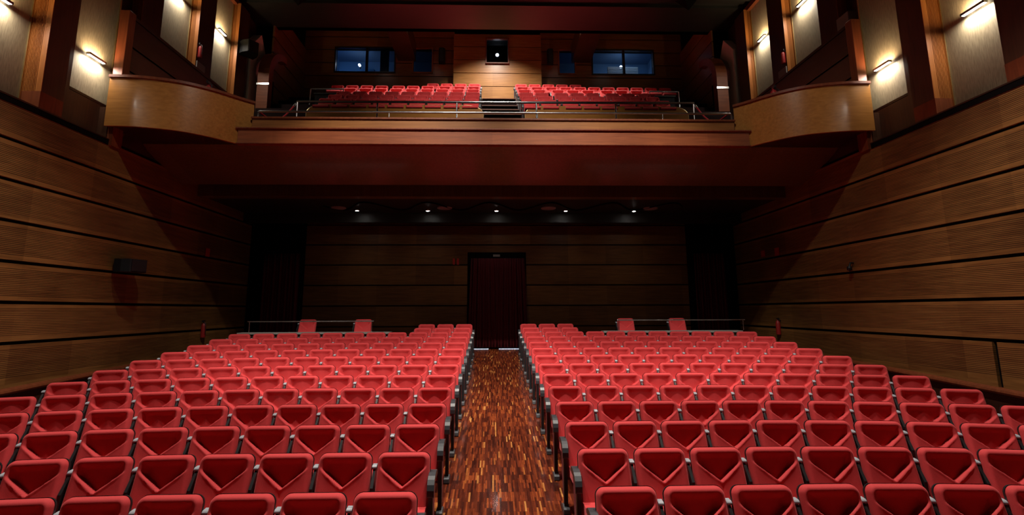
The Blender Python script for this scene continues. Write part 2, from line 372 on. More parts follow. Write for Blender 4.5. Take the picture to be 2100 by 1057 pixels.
for s, X, wd in ((1, XLW, 'left'), (-1, XRW, 'right')):
    XP = X-s*.35
    fabric_panel(s, XP, 7.18, 8.37, 5.60, 12.2, 'cream fabric wall panel at the outer end of the %s wall, standing on the ledge' % wd)
    pilaster(s, XP, 6.3, 7.14, 5.60, 12.2, .35, 'fluted pilaster at the near frame edge of the %s wall' % wd)
    pilaster(s, XP, 8.40, 8.86, 5.60, 12.2, .35, 'orange fluted pilaster between the two large cream panels of the %s wall' % wd)
    fabric_panel(s, XP, 9.26, 10.28, 6.50, 12.2, 'cream fabric wall panel beside the %s curved box balcony' % wd, True)
    sconce(s, XP, 7.70, 7.33, 'bright bar wall light at the outer end of the %s wall' % wd)
    sconce(s, XP, 9.75, 7.33, 'bright bar wall light on the cream panel beside the %s box balcony' % wd)
    m = MB(); m.box(XP-s*.02, XP+s*.10, 8.86, 9.23, 5.6, 12.2); m.box(XP-s*.02, XP+s*.10, 9.23, 10.31, 5.6, 6.44); m.build('trim_%d' % (7 if s > 0 else 8), M_DARKR, kind='structure', label='brown wooden lining beside and below the cream panel next to the %s box balcony' % wd)
    XG = X-s*.80
    pilaster(s, XG, 11.25, 11.95, 7.4, 12.3, .24, 'dark pilaster behind the near end of the %s gallery parapet' % wd)
    fabric_panel(s, XG, 12.03, 13.36, 8.0, 12.3, 'first cream fabric panel behind the %s gallery parapet' % wd)
    pilaster(s, XG, 13.42, 14.18, 7.6, 12.3, .26, 'orange fluted pilaster between the two cream panels of the %s gallery' % wd)
    fabric_panel(s, XG, 14.22, 15.5, 7.8, 12.25, 'second, farther cream fabric panel behind the %s gallery parapet' % wd)
    pilaster(s, XG, 15.55, 16.2, 7.5, 12.3, .24, 'far fluted pilaster at the end of the %s gallery' % wd)
    sconce(s, XG, 12.75, 10.75, 'bar wall light cut by the top of the picture above the %s gallery' % wd, 1.3)
    sconce(s, XG, 14.87, 10.88, 'bar wall light above the far end of the %s gallery parapet' % wd, 1.3)
    # header over the far panel
    MB().box(XG-s*.02, XG+s*.14, 14.0, 16.25, 12.25, 12.42).build('trim_%d' % (5 if s > 0 else 6), M_RED, kind='structure', label='red wooden header above the %s gallery panels' % wd)
    # grey screen wall at the end of the gallery
    m = MB(); m.prism([(16.35, 8.2), (17.0, 8.0), (17.4, 9.4), (17.4, 11.4), (17.0, 12.0), (16.35, 11.3)], 'X', XG, XG+s*.30)
    m.build('grey_end_panel', M_PALE, label='plain grey panel with clipped corners at the end of the %s gallery' % wd, cat='panel')
    # parapet of the gallery: wooden post at the near end, boards running back
    t = thing('gallery_parapet', 'dark wooden parapet of the %s gallery with a red end post' % wd, 'parapet', (X, 12, 6.9))
    m = MB()
    m.box(X-s*.10, X-s*.03, 10.22, 16.6, 6.9, 8.5, 1)
    for a, b in ((6.9, 7.32), (7.36, 7.86), (7.90, 8.5)): m.box(X-s*.04, X-s*.0, 10.22, 16.6, a, b, 0)
    m.build('board_panel', [M_DARKX, M_BLACK], t)
    MB().box(X-s*.13, X+s*.07, 10.05, 10.25, 6.9, 8.58).build('end_post', M_RED, t, bevel=.01)
    MB().box(X-s*.11, X+s*.02, 10.25, 16.6, 8.5, 8.57).build('top_rail', M_DARKX, t)
    # wooden end wall with a bent top, where the seats of the balcony begin
    XA = X-s*.2
    t = thing('curved_end_panel', 'bent reddish wooden end panel on the %s side of the balcony seats' % wd, 'panel', (XA, 17, 8.9))
    m = MB(); o_, i_ = [], []
    zc = 10.35
    for k in range(13):
        a = math.pi-(math.pi/2)*k/12
        o_.append((17.85+1.35*math.cos(a), zc+1.2*math.sin(a))); i_.append((17.85+1.05*math.cos(a), zc+.95*math.sin(a)))
    pr = [(16.5, 8.4)]+o_+i_[::-1]+[(16.8, 8.4)]
    n = len(pr); m.prism(pr, 'X', XA-.10, XA+.28 if s > 0 else XA+.10, 0) if s > 0 else m.prism(pr, 'X', XA-.28, XA+.10, 0)
    m.build('bent_board', M_FASCR, t)
    MB().box(XA-.12, XA+s*.30 if s > 0 else XA+.12, 16.48, 16.52, 9.9, 9.97).build('metal_joint', M_STEEL, t) if s > 0 else MB().box(XA-.30, XA+.12, 16.48, 16.52, 9.9, 9.97).build('metal_joint', M_STEEL, t)
    MB().box(XA-.05, XA+s*.06, 16.75, 17.4, 8.0, 10.4).build('infill', M_BLACK, t)

# ---------------------------------------------------------------- curved box balconies at the sides
def arc_pts(s, X):
    """plan of the curved front from the side wall to the balcony front"""
    P = [(0, 9.90), (.45, 9.92), (.9, 10.02), (1.3, 10.18), (1.62, 10.42), (1.88, 10.70), (2.08, 10.96), (2.30, 11.2)]
    out = []
    for i in range(len(P)-1):
        p0 = P[max(i-1, 0)]; p1 = P[i]; p2 = P[i+1]; p3 = P[min(i+2, len(P)-1)]
        for k in range(4):
            t = k/4
            q = [.5*((2*p1[j])+(-p0[j]+p2[j])*t+(2*p0[j]-5*p1[j]+4*p2[j]-p3[j])*t*t+(-p0[j]+3*p1[j]-3*p2[j]+p3[j])*t**3) for j in (0, 1)]
            out.append(q)
    out.append(list(P[-1])); return [(X+s*a, b) for a, b in out]
for s, X, wd in ((1, XLW-.05, 'left'), (-1, XRW+.05, 'right')):
    A = arc_pts(s, X); n = len(A)
    t = thing('box_balcony', 'honey coloured curved box balcony on the %s side wall' % wd, 'balcony', (X+s*1.2, 10.8, 5.95))
    def off(d):
        out = []
        for i in range(n):
            a = Vector(A[max(i-1, 0)]); b = Vector(A[min(i+1, n-1)]); tg = (b-a).normalized(); nn = Vector((tg.y, -tg.x))*s
            out.append((A[i][0]+nn.x*d, A[i][1]+nn.y*d))
        return out
    def band(m, d0, d1, z0, z1, mi=0):
        a, b = off(d0), off(d1); v = []
        for k in range(n): v += [(a[k][0], a[k][1], z0), (a[k][0], a[k][1], z1), (b[k][0], b[k][1], z1), (b[k][0], b[k][1], z0)]
        f = []
        for k in range(n-1):
            for j in range(4): f.append((k*4+j, k*4+(j+1) % 4, (k+1)*4+(j+1) % 4, (k+1)*4+j))
        f += [(0, 1, 2, 3), ((n-1)*4, (n-1)*4+1, (n-1)*4+2, (n-1)*4+3)]
        m.add(v, f, mi, True)
    m = MB(); band(m, 0, -.06, 5.97, 6.99); o = m.build('curved_front', M_HONEY, t)
    o.modifiers.new('e', 'EDGE_SPLIT').split_angle = .7
    m = MB(); band(m, .04, -.10, 6.99, 7.045); o = m.build('top_rail', M_RED, t); o.modifiers.new('e', 'EDGE_SPLIT').split_angle = .7
    B = off(-.03)
    pl = [(B[0][0]-s*.0, 9.96)]+B[1:]+[(B[-1][0], 11.6), (X, 11.6)]
    m = MB(); m.prism(pl, 'Z', 6.0, 6.12); m.build('floor_slab', M_DARKX, t)
    MB().box(X-s*.02, X+s*.1, 10.02, 10.3, 5.60, 6.0).build('wall_corbel', M_RED, t)

# ---------------------------------------------------------------- main balcony
XL, XR = -7.75, 7.95
bal = thing('main_balcony', 'wide wooden balcony across the back of the hall', 'balcony', (H, 12, 5.9))
m = MB(); m.box(-5.64, 5.84, 10.95, 11.1, 5.97, 6.30); m.build('lower_fascia', M_FASCR, bal)
m = MB(); m.box(-5.68, 5.88, 10.90, 11.1, 6.295, 6.33); m.box(-5.66, 5.86, 10.92, 11.1, 5.955, 5.98); m.build('fascia_moulding', M_RED, bal, bevel=.008)
m = MB(); m.box(-5.43, 5.6, 11.12, 11.25, 6.30, 6.60); m.build('upper_fascia', M_FASC, bal)
m = MB(); m.box(-5.45, 5.62, 11.08, 11.42, 6.60, 6.65); m.build('ledge', M_RED, bal, bevel=.01)
m = MB()
m.box(XL, XR, 11.25, 12.4, 6.1, 6.35); m.box(XL, XR, 12.4, 13.4, 6.3, 6.9); m.box(XL, XR, 13.4, 14.5, 6.3, 7.5)
for j in range(6): m.box(XL-.1 if j > 1 else XL, XR+.1 if j > 1 else XR, 14.5+.85*j, 20.2 if j == 5 else 14.5+.85*(j+1), 6.3+.4*j, 7.94+.5*j)
m.build('floor_balcony', M_CARP, kind='structure', label='dark stepped floor of the balcony')
# steps of the centre aisle
m = MB()
for j in range(6):
    for h in range(2):
        m.box(-.36, .9, 14.5+.85*j-.28*(1-h), 14.5+.85*j+.02, 7.94+.5*(j-1)+.01, 7.94+.5*(j-1)+.25*(h+1)-.0)
    m.box(-.38, .92, 14.5+.85*j-.30, 14.5+.85*j-.26, 7.94+.5*(j-1)+.235, 7.94+.5*(j-1)+.262, 1)
    m.box(-.38, .92, 14.5+.85*j-.02, 14.5+.85*j+.02, 7.94+.5*j-.015, 7.94+.5*j+.012, 1)
m.build('floor_aisle_steps', [M_BLACK, M_RED], kind='structure', label='dark steps of the balcony centre aisle with reddish nosings')
# curved soffit under the front
pr = []
for k in range(9):
    a = k/8; pr.append((11.05+1.45*a, 5.97-.55*(a**.8)))
pr2 = [(y, z+.05) for y, z in pr]
m = MB(); m.prism(pr+pr2[::-1], 'X', XL, XR, 0); m.build('ceiling_soffit', M_SOFF, kind='structure', label='reddish brown curved soffit under the balcony front')
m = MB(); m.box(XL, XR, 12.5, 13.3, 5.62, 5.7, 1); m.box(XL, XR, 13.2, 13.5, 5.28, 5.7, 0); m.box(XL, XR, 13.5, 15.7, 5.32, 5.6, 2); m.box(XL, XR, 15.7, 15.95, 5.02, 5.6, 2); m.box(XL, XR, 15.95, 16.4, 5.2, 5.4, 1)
# wavy black strips under the recessed ceiling
for k in range(6):
    x0 = -4.9+1.75*k
    pts = [(x0+1.75*t/12, 14.55+.55*math.sin(2*math.pi*t/12)) for t in range(13)]
    m.prism([(a, b) for a, b in pts]+[(a, b+.05) for a, b in pts[::-1]], 'Z', 5.285, 5.325, 1)
m.build('ceiling_under_balcony', [M_SOFF, M_BLACK, M_CEIL], kind='structure', label='dark beamed ceiling under the balcony with wavy black strips')

# front panels of the balcony seat blocks
def modesty(x0, x1, cr, lab):
    pts = []
    r = .28; z0, z1 = 7.94, 8.40
    if 'L' in cr: pts += [(x0, z0)]+[(x0+r*1.6-r*1.6*math.cos(a), z1-r+r*math.sin(a)) for a in [math.pi/2*k/8 for k in range(9)]]
    else: pts += [(x0, z0), (x0, z1)]
    if 'R' in cr: pts += [(x1-r*1.6+r*1.6*math.sin(a), z1-r+r*math.cos(a)) for a in [math.pi/2*k/8 for k in range(9)]]+[(x1, z0)]
    t = thing('modesty_panel', lab, 'panel', ((x0+x1)/2, 14.62, z0))
    MB().prism(pts, 'Y', 14.56, 14.62).build('board', M_HONEY, t)
    MB().tube([(p[0], 14.59, p[1]) for p in pts], .022, 8).build('edge_trim', M_BRASS, t)
modesty(-5.55, -.28, 'LR', 'low honey wooden panel in front of the left balcony seats')
modesty(.98, 5.95, 'LR', 'low honey wooden panel in front of the right balcony seats')

# handrails of the balcony
def rail(name, lab, path, posts, r=.028, pr=.02, zf=None, cat='handrail'):
    t = thing(name, lab, cat, (path[0][0], path[0][1], zf))
    MB().tube(path, r).build('rail', M_STEEL, t)
    for x, y, z in posts: MB().tube([(x, y, zf), (x, y, z)], pr).build('post', M_STEEL, t)
    return t
rail('balcony_handrail', 'lower steel handrail just above the balcony ledge', [(-5.4, 11.3, 6.66), (-5.4, 11.3, 6.83), (-5.36, 11.3, 6.85), (5.6, 11.3, 6.87), (5.64, 11.3, 6.85), (5.64, 11.3, 6.66)],
     [(x, 11.3, 6.85) for x in (-2.4, 1.05, 4.0)], .026, .014, 6.65)
rail('balcony_handrail', 'upper steel handrail on posts behind the balcony ledge', [(-5.21, 13.0, 7.82), (5.48, 13.0, 7.86)],
     [(x, 13.0, 7.82) for x in (-5.20, -3.08, -.96, 1.18, 3.33, 5.47)], .032, .024, 6.9)
for sx, x0, x1, wd in ((1, -6.56, -5.38, 'left'), (-1, 6.84, 5.76, 'right')):
    rail('side_handrail', 'short steel handrail behind the outermost %s balcony seats' % wd, [(x0, 17.5, 9.3), (x0, 17.5, 10.19), (x0+sx*.03, 17.5, 10.22), (x1, 17.5, 10.22)], [(x1, 17.5, 10.22)], .025, .018, 8.9)
    t = MB(); t.box(x0+sx*.12, x1-sx*.25, 17.62, 18.2, 8.94, 10.10, 0); t.box(x0+sx*.1, x1-sx*.2, 17.55, 17.62, 10.05, 10.10, 1)
    t.build('black_console', [M_SPK, M_PLAS], label='black console behind the short handrail at the %s balcony end' % wd, cat='console')
for s, wd, P in ((1, 'left', ((-5.24, 13.0, 7.76), (-5.48, 11.5, 6.93))), (-1, 'right', ((5.51, 13.0, 7.8), (5.66, 11.5, 6.95)))):
    a, b = Vector(P[0]), Vector(P[1]); pts = []
    for k in range(15):
        u = k/14; p = a.lerp(b, u); p.z -= .32*math.sin(math.pi*u); pts.append(p)
    t = thing('barrier_rope', 'red barrier rope hanging from the %s end of the upper handrail' % wd, 'rope', tuple(b))
    MB().tube(pts, .02, 8).build('cord', M_ROPE, t)
    MB().tube([pts[0], pts[0].lerp(pts[1], .9)], .026, 8).build('metal_hook', M_STEEL, t)

# ---------------------------------------------------------------- balcony back wall, booths and windows
m = MB()
YB = 20.2
holes = [(-6.62, -4.12, 12.2, 13.3), (-3.36, -2.55, 12.2, 13.3), (2.82, 3.52, 12.2, 13.3), (4.25, 6.88, 12.2, 13.3)]
def wall_with_holes(m, x0, x1, z0, z1, hs, y0, y1, mi):
    hs = sorted([h for h in hs if h[0] < x1 and h[1] > x0 and h[2] < z1 and h[3] > z0])
    cur = x0
    for h in hs:
        m.box(cur, h[0], y0, y1, z0, z1, mi)
        if h[2] > z0: m.box(h[0], h[1], y0, y1, z0, h[2], mi)
        if h[3] < z1: m.box(h[0], h[1], y0, y1, h[3], z1, mi)
        cur = h[1]
    m.box(cur, x1, y0, y1, z0, z1, mi)
wall_with_holes(m, -8.1, 8.3, 9.6, 14.6, holes+[(-.27, .66, 12.5, 13.6)], YB+.03, YB+.25, 1)
for k in range(9):
    z = 9.12+.587*k-.02
    wall_with_holes(m, -8.0, -1.63, z+.018, z+.587-.018, holes, YB, YB+.04, 0)
    wall_with_holes(m, 2.04, 8.2, z+.018, z+.587-.018, holes, YB, YB+.04, 0)
m.build('wall_balcony_back', [M_PLANK, M_BLACK], kind='structure', label='plank wall behind the balcony seats')
m = MB(); W0 = [(-.27, .66, 12.5, 13.6)]
for k in range(8):
    z = 9.12+.587*k+.01
    wall_with_holes(m, -1.63, 2.04, z+.014, z+.587-.014, W0, 19.9, 19.96, 0)
wall_with_holes(m, -1.60, 2.01, 9.6, 13.8, W0, 19.94, 20.2, 1)
m.build('wall_projection_booth', [M_PLANK, M_BLACK], kind='structure', label='projecting plank wall of the projection booth above the centre aisle')
def window(n, x0, x1, z0, z1, y, lab, mull=None, frame=M_DARKX, fw=.05):
    t = thing('window_%d' % n, lab, 'window', ((x0+x1)/2, y, z0)); t['kind'] = 'structure'
    m = MB()
    for a in ((x0-fw, x0, z0-fw, z1+fw), (x1, x1+fw, z0-fw, z1+fw), (x0, x1, z0-fw, z0), (x0, x1, z1, z1+fw)): m.box(a[0], a[1], y-.05, y+.1, a[2], a[3])
    if mull: m.box(mull-.045, mull+.045, y-.04, y+.08, z0, z1)
    m.build('window_frame', frame, t); MB().box(x0, x1, y+.03, y+.04, z0, z1).build('pane', M_GLASS, t)
window(1, -6.6, -4.14, 12.22, 13.28, YB, 'blue lit control room window, left half of the back wall', -5.3)
window(2, -3.34, -2.57, 12.22, 13.28, YB, 'small dim window left of the projection booth', None, M_FASC)
window(3, 2.84, 3.50, 12.22, 13.28, YB, 'small dim window right of the projection booth', None, M_FASC)
window(4, 4.27, 6.86, 12.22, 13.28, YB, 'blue lit window with a louvre, right half of the back wall', 5.60)
window(5, -.25, .64, 12.52, 13.58, 19.88, 'projection booth window with a bright lamp behind', None, M_RED)
# rooms behind the windows
def room(x0, x1, y0, y1, z0, z1, n, mat, lab):
    m = MB(); m.box(x0, x1, y1, y1+.1, z0, z1); m.box(x0-.1, x0, y0, y1, z0, z1); m.box(x1, x1+.1, y0, y1, z0, z1); m.box(x0, x1, y0, y1, z0-.1, z0); m.box(x0, x1, y0, y1, z1, z1+.1)
    m.build('wall_%s' % n, mat, kind='structure', label=lab)
room(-7.2, -2.0, YB+.3, 22.6, 11.4, 13.9, 'control_room', M_BLUE, 'blue lit walls of the control room behind the left windows')
room(2.4, 7.4, YB+.3, 22.6, 11.4, 13.9, 'store_room', M_BLUE, 'blue lit walls of the room behind the right windows')
room(-1.5, 1.9, YB+.3, 22.2, 11.4, 13.9, 'booth', M_SPK, 'dark walls of the projection booth')
light('booth_light', 'AREA', (-6.75, 20.8, 13.8), (-6.8, 21.6, 11.9), 9, (.2, .55, 1), size=.4)
light('booth_light', 'AREA', (6.3, 20.75, 13.8), (6.3, 21.6, 11.5), 6, (.25, .6, 1), size=.4)
t = thing('projector', 'projector with a glaring lens behind the centre booth window', 'projector', (.12, 20.9, 12.6))
m = MB(); m.box(-.15, .39, 20.75, 21.4, 13.08, 13.42); m.box(.05, .2, 20.9, 21.2, 11.5, 13.1); m.build('body', M_SPK, t, bevel=.02)
m = MB(); m.tube([(.2, 20.6, 13.25), (.2, 20.8, 13.25)], .085, 16); m.build('lens_barrel', M_PLAS, t)
m = MB(); m.tube([(.2, 20.58, 13.25), (.2, 20.6, 13.25)], .07, 16); m.build('lens', M_GLOWW, t)
for x, z, wd in ((-6.0, 13.25, 'left'), (5.86, 13.28, 'right')):
    m = MB(); m.tube([(x, 21.6, z), (x, 21.7, z)], .055, 14, 0); m.tube([(x, 21.7, z), (x, 21.8, z), (x, 21.9, z-.3), (x, 21.9, 11.42)], .03, 10, 1)
    m.build('desk_lamp', [M_GLOWW, M_SPK], label='small glowing desk lamp inside the %s blue room' % wd, cat='lamp')
m = MB(); m.box(-6.3, -4.2, 21.3, 22.3, 11.42, 12.75, 0); m.box(-6.1, -5.3, 21.5, 21.9, 12.75, 13.0, 0); m.build('control_desk', M_BLUE, label='control desk inside the left blue room', cat='desk')
m = MB()
for k in range(9): m.box(5.1, 6.45, 21.0, 21.06, 12.36+.07*k, 12.395+.07*k)
m.box(5.1, 5.15, 21.02, 21.08, 11.42, 12.95); m.box(6.4, 6.45, 21.02, 21.08, 11.42, 12.95)
m.build('louvred_screen', M_WHITE, label='white louvred screen inside the right blue room', cat='screen')
m = MB(); m.box(-4.95, -4.6, 21.1, 21.3, 11.42, 13.85); m.build('equipment_rack', M_SPK, label='tall dark rack inside the left blue room', cat='rack')
light('screen_lamp', 'AREA', (5.7, 20.7, 13.75), (5.7, 21.05, 12.6), 4, (.7, .85, 1), size=.2)

# loudspeakers on the balcony walls
def wall_speaker(loc, rot, sz, lab, rzt=0, tilt=0):
    t = thing('wall_speaker', lab, 'loudspeaker', loc)
    t.rotation_euler = (tilt, 0, rot); t['_w'] = (0, 0, 0)
    w2, d, h = sz[0]/2, sz[1], sz[2]
    pr = [(-w2, 0), (w2, 0), (w2, -d*.55), (w2*.7, -d), (-w2*.7, -d), (-w2, -d*.55)]
    MB().prism(pr, 'Z', 0, h).build('cabinet', M_SPK, t, bevel=.01)
    MB().box(-w2*.62, w2*.62, -d-.012, -d+.001, h*.06, h*.94).build('grille', M_PLAS, t)
    MB().box(-.03, .03, 0, .12, h*.4, h*.6).build('bracket', M_PLAS, t)
    return t
wall_speaker((-2.12, 20.06, 12.52), 0, (.26, .26, .62), 'black loudspeaker on the wall left of the projection booth')
wall_speaker((2.42, 20.06, 12.52), 0, (.26, .26, .62), 'black loudspeaker on the wall right of the projection booth')
wall_speaker((-8.16, 15.9, 10.6), math.radians(55), (.5, .45, .42), 'black loudspeaker on the far left gallery pilaster')
wall_speaker((-7.58, 10.72, 3.10), math.radians(75), (.52, .34, .26), 'black loudspeaker low on the left slotted wall', tilt=0)

# ---------------------------------------------------------------- ceilings
m = MB(); m.box(-9, 9.2, -3, 15.8, 12.6, 12.8, 1); m.box(-9, 9.2, 15.8, 17.5, 12.5, 12.8, 0); m.box(-9, 9.2, 14.9, 15.3, 12.45, 12.6, 0)
m.box(-9, 9.2, 17.3, 17.5, 12.5, 14.7, 2); m.box(-9, 9.2, 17.5, 20.4, 14.55, 14.7, 2)
m.build('ceiling', [M_CEIL, M_CEIL, M_BLACK], kind='structure', label='dark brown panelled ceiling')
for x0, x1, wd in ((-3.99, -3.24, 'left'), (3.36, 4.16, 'right')):
    m = MB(); m.box(x0, x1, 17.5, 20.2, 12.72, 13.5, 0)
    m.build('ceiling_beam', M_BEAM, label='dark boxed beam hanging above the %s balcony seats' % wd, cat='beam', group='boxed beams above the balcony')
for x, wd in ((-6.35, 'left'), (6.52, 'right')):
    m = MB(); m.add([(x-.35, 15.0, 12.6), (x+.35, 15.0, 12.6), (x+.35, 15.6, 12.6), (x-.35, 15.6, 12.6), (x, 15.4, 12.15)], [(0, 1, 4), (1, 2, 4), (2, 3, 4), (3, 0, 4), (3, 2, 1, 0)])
    m.build('ceiling_pendant', M_BLACK, label='black pyramid pendant under the %s edge of the ceiling' % wd, cat='pendant', group='black pyramid pendants')

# ---------------------------------------------------------------- rear wall of the stalls, under the balcony
m = MB(); YW = 16.3
m.box(XLW-.1, XRW+.1, YW+.03, YW+.3, .6, 5.6, 1)
for k in range(-1, 6):
    lo, hi = Z0+PZ*k+.02, Z0+PZ*(k+1)-.02
    for a, b in ((-5.95, -.80), (1.08, 6.30)): m.box(a, b, YW, YW+.04, max(lo, 1.0), hi, 0)
    if k > 2: m.box(-.8, 1.08, YW, YW+.04, max(lo, 4.15), max(hi, 4.16), 0)
m.build('wall_back', [M_BACK, M_BLACK], kind='structure', label='dark board wall at the back of the stalls')
def curtain(name, x0, x1, z0, z1, y, lab, flare=.12):
    m = MB(); nx, nz = 60, 8; v = []
    for j in range(nz+1):
        q = j/nz
        for i in range(nx+1):
            u = i/nx; w_ = 1+flare*(1-q)/(x1-x0)*2
            x = (x0+x1)/2+(x0-x1)/2*(1-2*u)*w_
            v.append((x, y-.05-.035*math.sin(u*math.pi*22)-.02*math.sin(u*40+q*2), z0+(z1-z0)*q))
    m.add(v, [(j*(nx+1)+i, j*(nx+1)+i+1, (j+1)*(nx+1)+i+1, (j+1)*(nx+1)+i) for j in range(nz) for i in range(nx)], 0, True)
    o = m.build(name, M_CURT, label=lab, cat='curtain'); sd = o.modifiers.new('s', 'SOLIDIFY'); sd.thickness = .01; return o
curtain('door_curtain', -.68, .155, 1.17, 3.95, YW-.02, 'left half of the dark red curtain closing the centre doorway', .10)
curtain('door_curtain', .165, 1.02, 1.17, 3.95, YW-.02, 'right half of the dark red curtain closing the centre doorway', .10)
curtain('side_curtain', -7.2, -6.1, 1.1, 4.1, YW-.02, 'black-red curtain at the left end of the rear wall', 0)
curtain('side_curtain', 6.5, 7.5, 1.1, 4.1, YW-.02, 'black-red curtain at the right end of the rear wall', 0)
m = MB(); M_SLIT = emit('door_slit_glow', (.7, .8, 1), .8)
m.box(-.62, -.12, YW-.005, YW+.02, 1.10, 1.125); m.box(.2, .98, YW-.005, YW+.02, 1.10, 1.125)  # glowing strips stand in for the light coming under the door
m.build('door_light_slit', M_SLIT, kind='structure', label='bright slit of light under the centre door')
# small signs
def sign(loc, wx, wz, kind, lab, mat=M_SIGN, ax='Y'):
    t = thing('wall_sign', lab, 'sign', loc)
    x, y, z = loc
    if ax == 'Y':
        for dx in ((-wx*.27, wx*.27) if kind == 2 else (0,)):
            MB().box(x+dx-wx*(.14 if kind == 2 else .22), x+dx+wx*(.14 if kind == 2 else .22), y-.02, y, z-wz/2, z+wz/2).build('sign_plate', mat, t)
    else:
        for dy in ((-wx*.27, wx*.27) if kind == 2 else (0,)):
            MB().box(x-.01, x+.01, y+dy-wx*.22, y+dy+wx*.22, z-wz/2, z+wz/2).build('sign_plate', mat, t)
sign((-1.17, YW-.01, 3.85), .24, .2, 2, 'pair of small red signs left of the centre curtain')
sign((.13, YW-.01, 4.04), .5, .07, 1, 'small grey plate above the centre curtain', M_GREY)
sign((XLW+.02, 13.87, 3.87), .45, .22, 1, 'small red sign on the left slotted wall', ax='X')
sign((XRW-.02, 13.82, 3.88), .45, .22, 1, 'brighter small red sign on the right slotted wall, nearer the stage', ax='X')
sign((XRW-.02, 14.55, 3.91), .45, .18, 1, 'darker small red sign on the right slotted wall, nearer the rear', ax='X')
def extinguisher(x, y, z, lab, k=1.):
    t = thing('fire_extinguisher', lab, 'fire extinguisher', (x, y, z), group='red fire extinguishers')
    MB().lathe([(0, 0), (.07*k, 0), (.075*k, .02*k), (.075*k, .38*k), (.06*k, .44*k), (.025*k, .48*k), (.025*k, .52*k), (0, .52*k)], (x, y, z), 16).build('cylinder_body', M_REDP, t)
    MB().box(x-.02*k, x+.02*k, y-.09*k, y+.04*k, z+.5*k, z+.56*k).build('valve_handle', M_PLAS, t)
    MB().tube([(x, y-.04*k, z+.52*k), (x+.09*k, y-.06*k, z+.46*k), (x+.1*k, y-.06*k, z+.2*k), (x+.09*k, y-.04*k, z+.12*k)], .012*k, 8).build('hose', M_PLAS, t)
extinguisher(XLW+.062, 13.93, 1.62, 'red fire extinguisher at the foot of the left slotted wall', .8)
extinguisher(XRW-.062, 14.02, 1.62, 'red fire extinguisher at the foot of the right slotted wall', .8)
extinguisher(-6.25, 10.75, 6.75, 'red fire extinguisher peeping over the left box balcony rail')
extinguisher(6.38, 10.75, 6.75, 'red fire extinguisher peeping over the right box balcony rail')
extinguisher(XLW-.485, 13.50, 9.30, 'red fire extinguisher between the left gallery panels', .75)
extinguisher(XRW+.485, 13.50, 9.30, 'red fire extinguisher between the right gallery panels', .75)
for s, X, wd in ((1, XLW-.5, 'left'), (-1, XRW+.5, 'right')):
    MB().box(X-s*.04, X-s*.01, 13.45, 13.85, 8.85, 9.2).build('instruction_board', M_GREY, label='grey notice board below the fire extinguisher of the %s gallery' % wd, cat='board')
t = thing('gallery_cabinet', 'pale cabinet standing at the near end of the right gallery', 'cabinet', (XRW+.58, 11.0, 7.4))
MB().box(XRW+.42, XRW+.74, 10.75, 11.15, 7.4, 9.22).build('cabinet_body', M_GREY, t, bevel=.01)
for s_, X_, wd in ((1, XLW, 'left'), (-1, XRW, 'right')):
    MB().box(X_-s_*.79, X_-s_*.12, 10.33, 16.9, 7.25, 7.4).build('floor_gallery_'+wd, M_CARP, kind='structure', label='floor slab of the %s side gallery' % wd)
m = MB(); m.tube([(XRW, 10.92, 3.3), (XRW-.07, 10.92, 3.3), (XRW-.10, 10.92, 3.22)], .02, 8); m.lathe([(0, 0), (.05, .02), (.05, .1), (0, .12)], (XRW-.1, 10.92, 3.12), 10)
m.build('wall_hook', M_PLAS, label='small black fitting on the right slotted wall', cat='hook')

# downlights and round ceiling loudspeakers under the balcony
for x, wd in zip((-4.08, -1.96, .12, 2.23, 4.33), ('leftmost', 'second from the left', 'middle', 'second from the right', 'rightmost')):
    y = 15.18
    t = thing('ceiling_downlight', 'small bright ceiling downlight under the balcony, %s of five' % wd, 'downlight', (x, y, 5.3), group='downlights under the balcony')
    MB().lathe([(.05, -.02), (.075, -.02), (.075, .02), (.05, .02), (.05, -.02)], (x, y, 5.3), 20).build('ring', M_STEEL, t)
    MB().lathe([(0, -.028), (.03, -.024), (.052, -.008), (.052, .01), (0, .01)], (x, y, 5.3), 16).build('lamp_bulb', M_LAMP, t)
    light('downlight_beam', 'SPOT', (0, 0, -.06), (0, 0, -5), 9, (1, .9, .8), parent=t, spot_size=math.radians(110), spot_blend=.8, shadow_soft_size=.04)
for x, wd in zip((-4.55, -1.42, 1.67, 4.74), ('leftmost', 'second from the left', 'third from the left', 'rightmost')):
    t = thing('ceiling_speaker', 'faint round ceiling grille under the balcony, %s of four' % wd, 'ceiling grille', (x, 14.88, 5.3), group='round ceiling grilles under the balcony')
    MB().lathe([(0, -.01), (.2, -.01), (.22, 0), (.22, .02)], (x, 14.88, 5.3), 24).build('grille_disc', plain('grille_grey_%s' % wd[:4], (.3, .26, .26), .4), t)

# low wall, rail and desk at the back of the stalls
for x0, x1, rx0, rx1, wd in ((-6.9, -2.82, -6.8, -3.32, 'left'), (3.09, 6.95, 3.53, 7.2, 'right')):
    zf = floor_z((x0+x1)/2, 14.45)
    m = MB(); m.box(x0, x1, 14.30, 14.38, zf-.1, 1.70, 0); m.box(x0-.02, x1+.02, 14.26, 14.62, 1.68, 1.725, 1)
    m.build('low_partition', [M_DARKX, M_GREY], label='low partition with a grey top behind the %s seat block' % wd, cat='partition')
    rail('rear_handrail', 'thin steel handrail above the low partition of the %s block' % wd, [(rx0, 14.58, 2.02), (rx1, 14.58, 2.02)],
         [(rx0+.05, 14.58, 2.02), (rx1-.05, 14.58, 2.02)], .018, .012, 1.72)

